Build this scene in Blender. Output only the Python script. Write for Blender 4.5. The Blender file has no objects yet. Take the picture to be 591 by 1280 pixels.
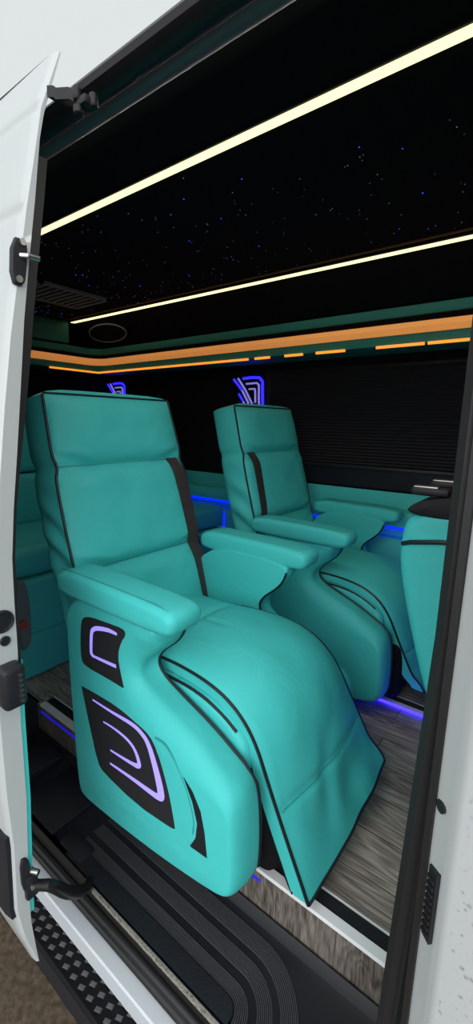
import bpy, bmesh, math, random
from mathutils import Vector, Matrix, noise, geometry
random.seed(7)
sc = bpy.context.scene
COL = sc.collection

# ------------------------------------------------------------------ camera
PX, PY, F = 295.5, 640.0, 545.603
RX = Vector((-726.5, 124.0, -F)).normalized() * -1.0   # van's forward axis seen by the camera
RY = Vector((427.5, 104.0, -F)).normalized()           # across the van
RZ = RX.cross(RY).normalized()
CAM = Vector((0.0, 0.0, 1.15))
M3 = Matrix((RX, RY, RZ))                               # rows: world axes in camera coordinates
cd = bpy.data.cameras.new('camera')
cam = bpy.data.objects.new('camera', cd)
COL.objects.link(cam)
cam.matrix_world = Matrix.Translation(CAM) @ M3.to_4x4()
cd.sensor_fit = 'VERTICAL'
cd.sensor_height = 24.0
cd.lens = 24.0 * F / 1280.0
cd.clip_start = 0.02
cd.clip_end = 200
sc.camera = cam


def at_y(px, py, y):
    """a measured point of the photograph, on the upright plane at depth y"""
    d = M3 @ Vector((px - PX, PY - py, -F))
    t = (y - CAM.y) / d.y
    return CAM + d * t


# ------------------------------------------------------------------ world and sun: wet overcast day
w = bpy.data.worlds.new('overcast')
sc.world = w
w.use_nodes = True
nt = w.node_tree
nt.nodes.clear()
tc = nt.nodes.new('ShaderNodeTexCoord')
dot = nt.nodes.new('ShaderNodeVectorMath'); dot.operation = 'DOT_PRODUCT'
dot.inputs[1].default_value = Vector((0.50, -0.84, 0.14)).normalized()
nt.links.new(tc.outputs['Generated'], dot.inputs[0])
rmp = nt.nodes.new('ShaderNodeMapRange')
rmp.inputs['From Min'].default_value = -0.05
rmp.inputs['From Max'].default_value = 1.0
rmp.inputs['To Min'].default_value = 0.78
rmp.inputs['To Max'].default_value = 2.45
nt.links.new(dot.outputs['Value'], rmp.inputs['Value'])
bg = nt.nodes.new('ShaderNodeBackground')
bg.inputs['Color'].default_value = (0.95, 1.0, 1.0, 1)
nt.links.new(rmp.outputs['Result'], bg.inputs['Strength'])
wo = nt.nodes.new('ShaderNodeOutputWorld')
nt.links.new(bg.outputs[0], wo.inputs['Surface'])

sl = bpy.data.lights.new('sun_behind_clouds', 'SUN')
sl.energy = 0.6
sl.angle = math.radians(60)
so = bpy.data.objects.new('sun_behind_clouds', sl)
COL.objects.link(so)
so.rotation_euler = (-Vector((0.48, -0.80, 0.32))).to_track_quat('-Z', 'Y').to_euler()

sc.view_settings.view_transform = 'Standard'
sc.view_settings.look = 'None'
sc.view_settings.gamma = 1.0
sc.view_settings.exposure = 0.0
sc.view_settings.use_curve_mapping = False


# ------------------------------------------------------------------ materials
def mat(name, col, rough=0.5, metal=0.0, emit=None, estr=0.0, bump=None, spec=0.5, coat=0.0, vary=0.0):
    m = bpy.data.materials.new(name)
    m.use_nodes = True
    n = m.node_tree
    b = n.nodes['Principled BSDF']
    b.inputs['Base Color'].default_value = (*col, 1)
    b.inputs['Roughness'].default_value = rough
    b.inputs['Metallic'].default_value = metal
    b.inputs['Specular IOR Level'].default_value = spec
    b.inputs['Coat Weight'].default_value = coat
    if emit:
        b.inputs['Emission Color'].default_value = (*emit, 1)
        b.inputs['Emission Strength'].default_value = estr
    if bump or vary:
        t = n.nodes.new('ShaderNodeTexCoord')
    if bump:
        scale, strength, dist = bump
        x = n.nodes.new('ShaderNodeTexNoise')
        x.inputs['Scale'].default_value = scale
        x.inputs['Detail'].default_value = 4
        n.links.new(t.outputs['Object'], x.inputs['Vector'])
        bp = n.nodes.new('ShaderNodeBump')
        bp.inputs['Strength'].default_value = strength
        bp.inputs['Distance'].default_value = dist
        n.links.new(x.outputs['Fac'], bp.inputs['Height'])
        n.links.new(bp.outputs['Normal'], b.inputs['Normal'])
    if vary:
        x2 = n.nodes.new('ShaderNodeTexNoise')
        x2.inputs['Scale'].default_value = 9
        x2.inputs['Detail'].default_value = 6
        n.links.new(t.outputs['Object'], x2.inputs['Vector'])
        mx = n.nodes.new('ShaderNodeMixRGB')
        mx.inputs[1].default_value = (*[c * (1 - vary) for c in col], 1)
        mx.inputs[2].default_value = (*[min(1, c * (1 + vary)) for c in col], 1)
        n.links.new(x2.outputs['Fac'], mx.inputs['Fac'])
        n.links.new(mx.outputs[0], b.inputs['Base Color'])
    return m


TEAL = mat('teal_leather', (0.062, 0.545, 0.535), 0.5, bump=(420, 0.12, 0.002), spec=0.25)
SEAM = mat('teal_stitching', (0.025, 0.31, 0.30), 0.7)
PIPE = mat('black_piping', (0.006, 0.008, 0.014), 0.45)
BLACKFAB = mat('black_fabric', (0.010, 0.010, 0.012), 0.95, bump=(900, 0.3, 0.002), spec=0.1)
ALCAN = mat('charcoal_suede', (0.020, 0.019, 0.022), 0.9, bump=(700, 0.3, 0.002), spec=0.2)
LINER = mat('black_headliner', (0.009, 0.009, 0.011), 0.95, bump=(1200, 0.4, 0.001), spec=0.12)
BELT = mat('belt_webbing', (0.035, 0.028, 0.03), 0.6, bump=(1500, 0.4, 0.001))
PLAST = mat('black_plastic', (0.014, 0.0145, 0.019), 0.45, bump=(500, 0.15, 0.001), vary=0.25, spec=0.32)
RUBBER = mat('black_rubber', (0.011, 0.0105, 0.0115), 0.45, bump=(60, 0.15, 0.002), spec=0.5)
TRACK = mat('black_track_metal', (0.012, 0.0105, 0.013), 0.38, bump=(40, 0.06, 0.003), spec=0.28)
WHITE = mat('white_car_paint', (0.50, 0.52, 0.527), 0.28, coat=0.4, bump=(3, 0.02, 0.01))
SILL = mat('white_sill_paint', (0.58, 0.61, 0.65), 0.35)
ALU = mat('white_aluminium_trim', (0.72, 0.72, 0.74), 0.4)
STEEL = mat('steel', (0.45, 0.44, 0.42), 0.3, metal=1.0)
GREYP = mat('grey_plastic', (0.16, 0.19, 0.20), 0.5)
REDP = mat('red_plastic', (0.45, 0.06, 0.05), 0.5)
LED = mat('warm_white_led', (1, 0.97, 0.75), 0.5, emit=(1.0, 0.93, 0.50), estr=1.35)
AMBER = mat('amber_led', (0.9, 0.4, 0.1), 0.5, emit=(1.0, 0.36, 0.09), estr=0.38)
AMBER_REFL = mat('amber_reflection_glow', (0.9, 0.4, 0.1), 0.5, emit=(1.0, 0.30, 0.03), estr=1.1)  # emission stands in for the amber LED mirrored in the glossy window
AMBER_REFL_DIM = mat('dim_amber_reflection', (0.30, 0.10, 0.03), 0.4)  # reflection near the far ceiling strip, given as plain amber colour
BLUED = mat('dim_blue_floor_led', (0.02, 0.02, 0.4), 0.5, emit=(0.02, 0.01, 1.0), estr=0.5)
BLUE = mat('blue_led', (0.02, 0.02, 0.4), 0.5, emit=(0.02, 0.015, 1.0), estr=2.2)
BLUEF = mat('blue_floor_led', (0.02, 0.02, 0.4), 0.5, emit=(0.012, 0.006, 1.0), estr=14.0)
BLUEL = mat('blue_ledge_led', (0.02, 0.05, 0.4), 0.5, emit=(0.0, 0.012, 1.0), estr=2.0)
LILAC = mat('lilac_led', (0.3, 0.25, 0.7), 0.5, emit=(0.32, 0.25, 0.98), estr=0.85)
LILACD = mat('lilac_sign_led', (0.2, 0.2, 0.5), 0.5, emit=(0.26, 0.22, 0.75), estr=0.75)
STAR = mat('fibre_optic_star', (0.2, 0.3, 0.5), 0.5, emit=(0.30, 0.42, 0.75), estr=0.55)
STARB = mat('blue_fibre_optic_star', (0.05, 0.05, 0.5), 0.5, emit=(0.05, 0.06, 1.0), estr=2.2)
GREENP = mat('dark_teal_upholstery', (0.018, 0.20, 0.165), 0.6)
WATER = mat('rain_water', (0.95, 0.97, 1.0), 0.02)
WATER.node_tree.nodes['Principled BSDF'].inputs['Transmission Weight'].default_value = 1.0
WATER.node_tree.nodes['Principled BSDF'].inputs['IOR'].default_value = 1.33


def creases(m, scale, strength):
    """soft leather folds on top of the fine grain"""
    n = m.node_tree
    b = n.nodes['Principled BSDF']
    old = b.inputs['Normal'].links[0].from_node
    t = n.nodes.new('ShaderNodeTexCoord')
    x = n.nodes.new('ShaderNodeTexNoise')
    x.inputs['Scale'].default_value = scale
    x.inputs['Detail'].default_value = 3
    x.inputs['Distortion'].default_value = 1.2
    n.links.new(t.outputs['Object'], x.inputs['Vector'])
    bp = n.nodes.new('ShaderNodeBump')
    bp.inputs['Strength'].default_value = strength
    bp.inputs['Distance'].default_value = 0.02
    n.links.new(x.outputs['Fac'], bp.inputs['Height'])
    n.links.new(old.outputs[0], bp.inputs['Normal'])
    n.links.new(bp.outputs[0], b.inputs['Normal'])


creases(TEAL, 9, 0.16)


def wood_mat(name, sc1, sc2, dim, planks):
    m = bpy.data.materials.new(name)
    m.use_nodes = True
    n = m.node_tree
    b = n.nodes['Principled BSDF']
    t = n.nodes.new('ShaderNodeTexCoord')
    br = n.nodes.new('ShaderNodeTexBrick')
    br.inputs['Scale'].default_value = 1.0
    br.inputs['Brick Width'].default_value = 0.85
    br.inputs['Row Height'].default_value = 0.135
    br.inputs['Mortar Size'].default_value = 0.0015
    br.inputs['Mortar Smooth'].default_value = 0.2
    br.inputs['Color1'].default_value = (0.0, 0.0, 0.0, 1)
    br.inputs['Color2'].default_value = (1, 1, 1, 1)
    br.inputs['Mortar'].default_value = (0.5, 0.5, 0.5, 1)
    n.links.new(t.outputs['Object'], br.inputs['Vector'])
    mp = n.nodes.new('ShaderNodeMapping')
    mp.inputs['Scale'].default_value = sc1
    n.links.new(t.outputs['Object'], mp.inputs['Vector'])
    off = n.nodes.new('ShaderNodeVectorMath'); off.operation = 'MULTIPLY_ADD'
    n.links.new(br.outputs['Color'], off.inputs[0])
    off.inputs[1].default_value = (3.7, 9.1, 5.3)
    n.links.new(mp.outputs[0], off.inputs[2])
    wv = n.nodes.new('ShaderNodeTexNoise')            # cathedral figure: contour bands of a stretched noise
    wv.inputs['Scale'].default_value = 0.9
    wv.inputs['Detail'].default_value = 2.0
    wv.inputs['Distortion'].default_value = 0.5
    n.links.new(off.outputs[0], wv.inputs['Vector'])
    ml = n.nodes.new('ShaderNodeMath'); ml.operation = 'MULTIPLY'; ml.inputs[1].default_value = 85.0
    n.links.new(wv.outputs['Fac'], ml.inputs[0])
    sn = n.nodes.new('ShaderNodeMath'); sn.operation = 'SINE'
    n.links.new(ml.outputs[0], sn.inputs[0])
    fine = n.nodes.new('ShaderNodeTexNoise')
    mp2 = n.nodes.new('ShaderNodeMapping')
    mp2.inputs['Scale'].default_value = sc2
    n.links.new(t.outputs['Object'], mp2.inputs['Vector'])
    n.links.new(mp2.outputs[0], fine.inputs['Vector'])
    fine.inputs['Scale'].default_value = 1.0
    fine.inputs['Detail'].default_value = 5.0
    big = n.nodes.new('ShaderNodeTexNoise')
    big.inputs['Scale'].default_value = 1.0
    big.inputs['Detail'].default_value = 3.0
    n.links.new(off.outputs[0], big.inputs['Vector'])
    a1 = n.nodes.new('ShaderNodeMath'); a1.operation = 'MULTIPLY_ADD'
    n.links.new(sn.outputs[0], a1.inputs[0]); a1.inputs[1].default_value = 0.085
    n.links.new(fine.outputs['Fac'], a1.inputs[2])
    a2 = n.nodes.new('ShaderNodeMath'); a2.operation = 'MULTIPLY_ADD'
    n.links.new(big.outputs['Fac'], a2.inputs[0]); a2.inputs[1].default_value = 0.45
    n.links.new(a1.outputs[0], a2.inputs[2])
    cr = n.nodes.new('ShaderNodeValToRGB')
    e = cr.color_ramp.elements
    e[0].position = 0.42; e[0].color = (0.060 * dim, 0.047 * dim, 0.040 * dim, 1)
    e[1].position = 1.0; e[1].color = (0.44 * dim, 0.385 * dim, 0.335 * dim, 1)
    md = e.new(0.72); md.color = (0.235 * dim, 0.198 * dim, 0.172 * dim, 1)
    n.links.new(a2.outputs[0], cr.inputs['Fac'])
    gap = n.nodes.new('ShaderNodeMixRGB')
    gap.inputs[2].default_value = (0.03, 0.025, 0.02, 1)
    if planks: n.links.new(br.outputs['Fac'], gap.inputs['Fac'])
    else: gap.inputs['Fac'].default_value = 0.0
    n.links.new(cr.outputs[0], gap.inputs[1])
    n.links.new(gap.outputs[0], b.inputs['Base Color'])
    b.inputs['Roughness'].default_value = 0.5
    bp = n.nodes.new('ShaderNodeBump')
    bp.inputs['Strength'].default_value = 0.25
    bp.inputs['Distance'].default_value = 0.002
    n.links.new(a1.outputs[0], bp.inputs['Height'])
    n.links.new(bp.outputs[0], b.inputs['Normal'])
    return m


WOOD = wood_mat('grey_oak_planks', (1.6, 11.0, 11.0), (9, 230, 230), 1.2, True)
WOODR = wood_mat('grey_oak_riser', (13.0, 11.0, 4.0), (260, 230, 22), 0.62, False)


def ground_mat():
    m = mat('wet_brown_asphalt', (0.07, 0.055, 0.042), 0.35, bump=(70, 0.35, 0.006))
    n = m.node_tree
    b = n.nodes['Principled BSDF']
    t = n.nodes.new('ShaderNodeTexCoord')
    x = n.nodes.new('ShaderNodeTexNoise')
    x.inputs['Scale'].default_value = 45
    x.inputs['Detail'].default_value = 8
    n.links.new(t.outputs['Object'], x.inputs['Vector'])
    cr = n.nodes.new('ShaderNodeValToRGB')
    e = cr.color_ramp.elements
    e[0].position = 0.30; e[0].color = (0.060, 0.045, 0.030, 1)
    e[1].position = 0.80; e[1].color = (0.17, 0.125, 0.085, 1)
    n.links.new(x.outputs['Fac'], cr.inputs['Fac'])
    n.links.new(cr.outputs[0], b.inputs['Base Color'])
    return m


GROUND = ground_mat()


def dirty_mat():
    m = mat('dirty_sill_gasket', (0.3, 0.28, 0.25), 0.8)
    n = m.node_tree
    b = n.nodes['Principled BSDF']
    t = n.nodes.new('ShaderNodeTexCoord')
    x = n.nodes.new('ShaderNodeTexNoise')
    x.inputs['Scale'].default_value = 160
    x.inputs['Detail'].default_value = 6
    n.links.new(t.outputs['Object'], x.inputs['Vector'])
    cr = n.nodes.new('ShaderNodeValToRGB')
    e = cr.color_ramp.elements
    e[0].position = 0.30; e[0].color = (0.08, 0.07, 0.06, 1)
    e[1].position = 0.55; e[1].color = (0.30, 0.28, 0.245, 1)
    n.links.new(x.outputs['Fac'], cr.inputs['Fac'])
    n.links.new(cr.outputs[0], b.inputs['Base Color'])
    return m


DIRTY = dirty_mat()
BOARD = mat('black_board', (0.006, 0.006, 0.007), 0.6, spec=0.15)


# ------------------------------------------------------------------ mesh helpers
def obj(name, bm, m, parent=None, smooth=True, auto=35):
    bmesh.ops.recalc_face_normals(bm, faces=bm.faces)
    me = bpy.data.meshes.new(name)
    bm.to_mesh(me)
    bm.free()
    o = bpy.data.objects.new(name, me)
    COL.objects.link(o)
    me.materials.append(m)
    if smooth:
        me.polygons.foreach_set('use_smooth', [True] * len(me.polygons))
        if auto:
            me.set_sharp_from_angle(angle=math.radians(auto))
    if parent:
        o.parent = parent
        o.matrix_parent_inverse = Matrix.Translation(-parent.location)
    return o


def thing(name, label, cat, loc=(0, 0, 0), group=None, kind=None):
    o = bpy.data.objects.new(name, None)
    o.empty_display_size = 0.05
    COL.objects.link(o)
    o.location = loc
    return tag(o, label, cat, group, kind)


def tag(o, label=None, cat=None, group=None, kind=None):
    if label: o['label'] = label
    if cat: o['category'] = cat
    if group: o['group'] = group
    if kind: o['kind'] = kind
    return o


def box(bm, x0, x1, y0, y1, z0, z1, r=0.0, seg=2):
    b2 = bmesh.new()
    bmesh.ops.create_cube(b2, size=1)
    for v in b2.verts:
        v.co = Vector(((x0 + x1) / 2 + v.co.x * (x1 - x0), (y0 + y1) / 2 + v.co.y * (y1 - y0), (z0 + z1) / 2 + v.co.z * (z1 - z0)))
    if r > 0:
        bmesh.ops.bevel(b2, geom=list(b2.edges), offset=r, segments=seg, profile=0.5, affect='EDGES')
    merge(bm, b2)
    return bm


def merge(bm, b2, mtx=None):
    mp = {}
    for v in b2.verts:
        mp[v] = bm.verts.new(mtx @ v.co if mtx else v.co)
    for f in b2.faces:
        try:
            bm.faces.new([mp[v] for v in f.verts])
        except ValueError:
            pass
    b2.free()


def bx(*a, **k):
    return box(bmesh.new(), *a, **k)


def tube(bm, pts, r, n=8, closed=False, taper=None):
    pts = [Vector(p) for p in pts]
    rings = []
    N = len(pts)
    up = None
    for i, p in enumerate(pts):
        if closed:
            d = pts[(i + 1) % N] - pts[i - 1]
        else:
            d = pts[min(i + 1, N - 1)] - pts[max(i - 1, 0)]
        if d.length < 1e-9: d = Vector((1, 0, 0))
        d.normalize()
        if up is None:
            up = Vector((0, 0, 1)) if abs(d.z) < 0.9 else Vector((0, 1, 0))
        a = d.cross(up)
        if a.length < 1e-6: a = d.cross(Vector((1, 0, 0)))
        a.normalize()
        b = a.cross(d).normalized()
        up = b
        rr = r if taper is None else r * taper(i / max(1, N - 1))
        rings.append([bm.verts.new(p + (a * math.cos(2 * math.pi * k / n) + b * math.sin(2 * math.pi * k / n)) * rr) for k in range(n)])
    for i in range(N if closed else N - 1):
        A, B = rings[i], rings[(i + 1) % N]
        for k in range(n):
            bm.faces.new([A[k], A[(k + 1) % n], B[(k + 1) % n], B[k]])
    if not closed:
        bm.faces.new(rings[0][::-1]); bm.faces.new(rings[-1])
    return bm


def cyl(bm, p0, p1, r, n=16):
    return tube(bm, [p0, p1], r, n)


def loft(bm, rings, cap=True):
    R = [[bm.verts.new(p) for p in ring] for ring in rings]
    n = len(R[0])
    for A, B in zip(R[:-1], R[1:]):
        for k in range(n):
            bm.faces.new([A[k], A[(k + 1) % n], B[(k + 1) % n], B[k]])
    if cap:
        for ring in (R[0], R[-1]):
            if n <= 4:
                bm.faces.new(ring)
                continue
            for tri in geometry.tessellate_polygon([[v.co for v in ring]]):
                try:
                    bm.faces.new([ring[i] for i in tri])
                except ValueError:
                    pass
    return bm


def chaikin(p, it=2, closed=True):
    p = [Vector(q) for q in p]
    for _ in range(it):
        q = []
        n = len(p)
        rng = range(n) if closed else range(n - 1)
        if not closed: q.append(p[0])
        for i in rng:
            a, b = p[i], p[(i + 1) % n]
            q.append(a * 0.75 + b * 0.25)
            q.append(a * 0.25 + b * 0.75)
        if not closed: q.append(p[-1])
        p = q
    return p


def resample(p, step, closed=True):
    p = [Vector(q) for q in p]
    if closed: p = p + [p[0]]
    L = [0]
    for a, b in zip(p[:-1], p[1:]): L.append(L[-1] + (b - a).length)
    n = max(4, int(round(L[-1] / step)))
    out = []
    j = 0
    for i in range(n if closed else n + 1):
        s = L[-1] * i / n
        while j < len(L) - 2 and L[j + 1] < s: j += 1
        t = (s - L[j]) / max(1e-9, L[j + 1] - L[j])
        out.append(p[j].lerp(p[j + 1], t))
    return out


def inset(p, d):
    """offset a closed 2-D outline inwards by d"""
    n = len(p)
    area = sum(p[i].x * p[(i + 1) % n].y - p[(i + 1) % n].x * p[i].y for i in range(n))
    s = 1 if area > 0 else -1
    out = []
    for i in range(n):
        t = (p[(i + 1) % n] - p[i - 1])
        t = t.normalized() if t.length > 1e-9 else Vector((1, 0))
        out.append(p[i] + Vector((-t.y, t.x)) * d * s)
    for _ in range(2):
        out = [(out[i - 1] + out[i] * 2 + out[(i + 1) % n]) / 4 for i in range(n)]
    return out


def slab(outline, y0, y1, r0=0.0, r1=0.0, step=0.012, smooth=2, put=None, seg=5, wide=None, depth=None):
    """solid from an (x, z) outline between y0 and y1 with rounded rims r0 (at y0) and r1 (at y1)"""
    p = [Vector(q) for q in outline]
    if smooth: p = chaikin(p, smooth)
    if step: p = resample(p, step)
    put = put or (lambda q, y: Vector((q.x, y, q.y)))
    sg = 1 if y1 > y0 else -1
    rings = []
    if r0 > 0:
        for k in range(seg + 1):
            a = math.pi / 2 * k / seg
            d = r0 * (1 - math.sin(a))
            dp = depth or r0
            if wide and d > 1e-6:
                full = inset(p, r0)
                far = inset(p, 0.02)
                ws = [wide(q) for q in p]
                for _ in range(6): ws = [(ws[i - 1] + ws[i] * 2 + ws[(i + 1) % len(ws)]) / 4 for i in range(len(ws))]
                src = [q + (g - q) / 0.02 * (ws[i] * (1 - math.sin(a))) for i, (q, g) in enumerate(zip(p, far))]
                for _ in range(3): src = [(src[i - 1] + src[i] * 2 + src[(i + 1) % len(src)]) / 4 for i in range(len(src))]
            else:
                src = inset(p, d) if d > 1e-6 else p
            rings.append([put(q, y0 + sg * dp * (1 - math.cos(a))) for q in src])
    else:
        rings.append([put(q, y0) for q in p])
    if r1 > 0:
        for k in range(seg + 1):
            a = math.pi / 2 * (seg - k) / seg
            d = r1 * (1 - math.sin(a))
            rings.append([put(q, y1 - sg * r1 * (1 - math.cos(a))) for q in (inset(p, d) if d > 1e-6 else p)])
    else:
        rings.append([put(q, y1) for q in p])
    return loft(bmesh.new(), rings)


def ribbon(pts, widths, thick, put):
    """flat strip of varying width along a 2-D path, given a thickness"""
    pts = [Vector(p) for p in pts]
    n = len(pts)
    L, Rr = [], []
    for i in range(n):
        t = (pts[min(i + 1, n - 1)] - pts[max(i - 1, 0)]).normalized()
        nn = Vector((-t.y, t.x)) * widths[i] / 2
        L.append(pts[i] + nn); Rr.append(pts[i] - nn)
    bm = bmesh.new()
    rings = [[put(L[i], 0), put(Rr[i], 0), put(Rr[i], thick), put(L[i], thick)] for i in range(n)]
    return loft(bm, rings)


def extrude_x(profile, x0, x1):
    """solid from a closed (y, z) outline between x0 and x1"""
    return loft(bmesh.new(), [[Vector((x, y, z)) for y, z in profile] for x in (x0, x1)])


def struct(name, bm, m, parent=None, label=None, cat=None, **k):
    o = obj(name, bm, m, parent, **k)
    if parent is None: o['kind'] = 'structure'
    return tag(o, label, cat)


def smoothstep(a, b, x):
    t = max(0, min(1, (x - a) / (b - a)))
    return t * t * (3 - 2 * t)


# ------------------------------------------------------------------ the setting
g = bx(-30, 30, -30, 30, -0.70, -0.62)
struct('ground', g, GROUND, label='wet brown asphalt ground beside the van', cat='ground')

struct('floor', bx(-3.3, 1.2, 0.79, 2.45, -0.06, -0.001), WOOD, smooth=False, label='grey brown wood plank floor inside the van', cat='floor')
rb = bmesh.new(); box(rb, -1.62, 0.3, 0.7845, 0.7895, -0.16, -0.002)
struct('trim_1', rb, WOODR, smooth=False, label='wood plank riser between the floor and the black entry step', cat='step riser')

# ceiling and walls, with solid thickness so that no daylight leaks in
ce = extrude_x([(0.66, 1.792), (0.70, 1.80), (0.80, 1.845), (0.86, 1.85), (1.975, 1.85), (2.0, 1.848), (2.18, 1.70), (2.45, 1.70), (2.45, 1.98), (0.90, 1.96), (0.75, 1.90), (0.66, 1.81)], -3.35, 1.25)
struct('ceiling', ce, LINER, label='black headliner ceiling with tiny star lights', cat='ceiling')
struct('wall_left', bx(-3.45, -3.30, 0.5, 2.55, -0.2, 2.0), LINER, label='black rear wall of the cabin', cat='wall')
struct('wall_back', bx(-3.4, 1.25, 2.42, 2.55, -0.1, 1.9), LINER, label='black side wall opposite the door', cat='wall')
struct('wall_front', bx(1.2, 1.3, 0.4, 2.55, -0.2, 2.0), LINER, label='black bulkhead at the front of the cabin', cat='wall')
wn = bx(-3.4, -1.66, 0.56, 0.66, -0.6, 1.86)
struct('wall_near', wn, LINER, label='black inside wall behind the open sliding door', cat='wall')
struct('trim_2', bx(-3.4, 0.4, 0.50, 0.56, -0.62, -0.30), PLAST, label='black underside panel below the door sill', cat='trim')
struct('trim_3', bx(-3.3, -1.62, 0.6, 0.8, -0.2, -0.001), PLAST, label='black step end panel behind the seat', cat='trim')
struct('trim_4', bx(-0.10, 1.2, 0.60, 0.80, -0.14, -0.001), PLAST, label='black step end panel behind the right pillar', cat='trim')

# window with a pleated black blind
win = struct('window_1', None or bx(-1.62, -0.36, 2.405, 2.425, 0.80, 1.475, r=0.008), PLAST)
tag(win, 'wide side window closed by a black pleated blind', 'window')
bb = bmesh.new()
rows = 30
prof = []
for i in range(rows * 2 + 1):
    z = 0.925 + (1.455 - 0.925) * i / (rows * 2)
    prof.append((2.400 - (0.009 if i % 2 else 0.0), z))
prof += [(2.41, 1.455), (2.41, 0.925)]
BLIND = mat('black_blind', (0.012, 0.012, 0.014), 0.6)
obj('pleated_blind', extrude_x(prof, -1.58, -0.40), BLIND, win, auto=10)
obj('blind_rail', bx(-1.59, -0.39, 2.382, 2.405, 0.905, 0.925, r=0.004), PLAST, win)

# ------------------------------------------------------------------ header: upper door track
hd = thing('upper_door_track', 'black sliding door track running along the top of the doorway', 'door track', (-0.8, 0.6, 1.75))
pr_rail = [(0.590, 1.728), (0.572, 1.730), (0.559, 1.738), (0.556, 1.748), (0.562, 1.758), (0.580, 1.774), (0.62, 1.812), (0.72, 1.91), (0.75, 1.91), (0.64, 1.785), (0.615, 1.765), (0.605, 1.745), (0.600, 1.732)]
obj('outer_rail', extrude_x(pr_rail, -3.4, 0.6), TRACK, hd)
obj('track_channel', extrude_x([(0.612, 1.762), (0.65, 1.778), (0.70, 1.89), (0.68, 1.87), (0.612, 1.79)], -3.4, 0.6), PLAST, hd)
lipp = []
for k in range(13):
    a = 2 * math.pi * k / 12
    if k < 12: lipp.append((0.662 + 0.022 * math.cos(a), 1.782 + 0.013 * math.sin(a)))
LIPM = mat('dark_grey_lip', (0.13, 0.125, 0.14), 0.35)
obj('inner_lip', extrude_x(lipp, -3.4, 0.6), LIPM, hd)

# roof side of the van above the track
struct('wall_right', extrude_x([(0.72, 1.905), (0.85, 1.99), (1.5, 2.08), (2.5, 2.02), (2.5, 1.99), (1.5, 2.05), (0.86, 1.96), (0.74, 1.88)], -3.5, 1.3), TRACK, label='dark roof edge of the van above the door track', cat='roof')

# ------------------------------------------------------------------ right pillar
pl = thing('door_pillar', 'white painted door pillar with black rubber seal and rain drops at the right edge', 'door pillar', (0.1, 0.5, -0.3), kind='structure')
pp = [(-0.082, 0.535), (-0.074, 0.524), (-0.060, 0.515), (-0.052, 0.503), (-0.044, 0.500), (0.25, 0.496), (0.9, 0.494), (0.9, 0.64), (-0.095, 0.64), (-0.095, 0.552)]
pb = loft(bmesh.new(), [[Vector((x, y, z)) for x, y in pp] for z in (-0.60, 1.76)])
obj('painted_panel', pb, WHITE, pl, auto=50)
sp = [(-0.128, 0.562), (-0.128, 0.548), (-0.118, 0.540), (-0.108, 0.543), (-0.100, 0.536), (-0.088, 0.527), (-0.080, 0.527), (-0.076, 0.535), (-0.082, 0.548), (-0.10, 0.60), (-0.112, 0.62), (-0.125, 0.60)]
obj('rubber_seal', loft(bmesh.new(), [[Vector((x + (0.022 * max(0, min(1, (z - 0.15) / 0.75)) if x < -0.095 else 0), y, z)) for x, y in sp] for z in (-0.2, 0.15, 0.90, 1.78)]), RUBBER, pl, auto=25)
ip = bx(-0.100, -0.08, 0.60, 0.79, -0.14, 1.78, r=0.006)
obj('inner_trim', ip, PLAST, pl)
# latch plate: black ribbed vent
vp = thing
vb = bmesh.new()
def pillar_pt(u, z, out=0.0):     # u along the slanted jamb from seal (0) to crease (1)
    a = Vector((-0.0745, 0.5245)); b = Vector((-0.0535, 0.504))
    q = a.lerp(b, u); n_ = Vector((-(b - a).y, (b - a).x)).normalized()
    q = q - n_ * out if (n_.y > 0) else q + n_ * out
    return Vector((q.x, q.y, z))
def jamb_box(bm, u0, u1, z0, z1, o0, o1):
    vs = [bm.verts.new(pillar_pt(u, z, o)) for o in (o0, o1) for (u, z) in ((u0, z0), (u1, z0), (u1, z1), (u0, z1))]
    for f in ((0, 1, 2, 3), (7, 6, 5, 4), (0, 4, 5, 1), (1, 5, 6, 2), (2, 6, 7, 3), (3, 7, 4, 0)):
        bm.faces.new([vs[i] for i in f])
jamb_box(vb, 0.02, 0.56, 0.488, 0.598, -0.003, 0.003)
lp = obj('striker_plate', vb, PLAST, pl, smooth=False)
for k in range(9):
    sb = bmesh.new(); z = 0.496 + k * 0.0107
    jamb_box(sb, 0.06, 0.50, z, z + 0.005, 0.002, 0.006)
    obj('plate_rib', sb, RUBBER, lp, smooth=False)
pg = bmesh.new()
c0 = pillar_pt(0.12, 0.688, -0.002); c1 = pillar_pt(0.12, 0.688, 0.0015)
cyl(pg, c0, c1, 0.0080, 20)
obj('rubber_plug', pg, PLAST, pl)

# ------------------------------------------------------------------ sill, step and running board
sill = extrude_x([(0.499, -0.30), (0.499, -0.246), (0.503, -0.241), (0.540, -0.238), (0.56, -0.238), (0.56, -0.30)], -1.7, 0.25)
struct('trim_5', sill, SILL, label='white painted door sill along the doorway edge', cat='door sill')
ds = thing('sill_seal', 'black rubber door seal between white sill and entry step', 'door seal', (-0.8, 0.55, -0.24))
obj('seal_wall', extrude_x([(0.546, -0.238), (0.548, -0.15), (0.552, -0.135), (0.57, -0.135), (0.57, -0.238)], -1.65, -0.1), RUBBER, ds)
for yy, zz, r in ((0.540, -0.215, 0.014), (0.541, -0.182, 0.012)):
    tb = bmesh.new(); tube(tb, [(x / 20, yy, zz) for x in range(-33, -1)], r, 12)
    obj('seal_bead', tb, RUBBER, ds)
gb = bmesh.new(); box(gb, -0.90, -0.10, 0.5445, 0.5515, -0.143, -0.1315)
obj('dirty_gasket', gb, DIRTY, ds)

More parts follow.
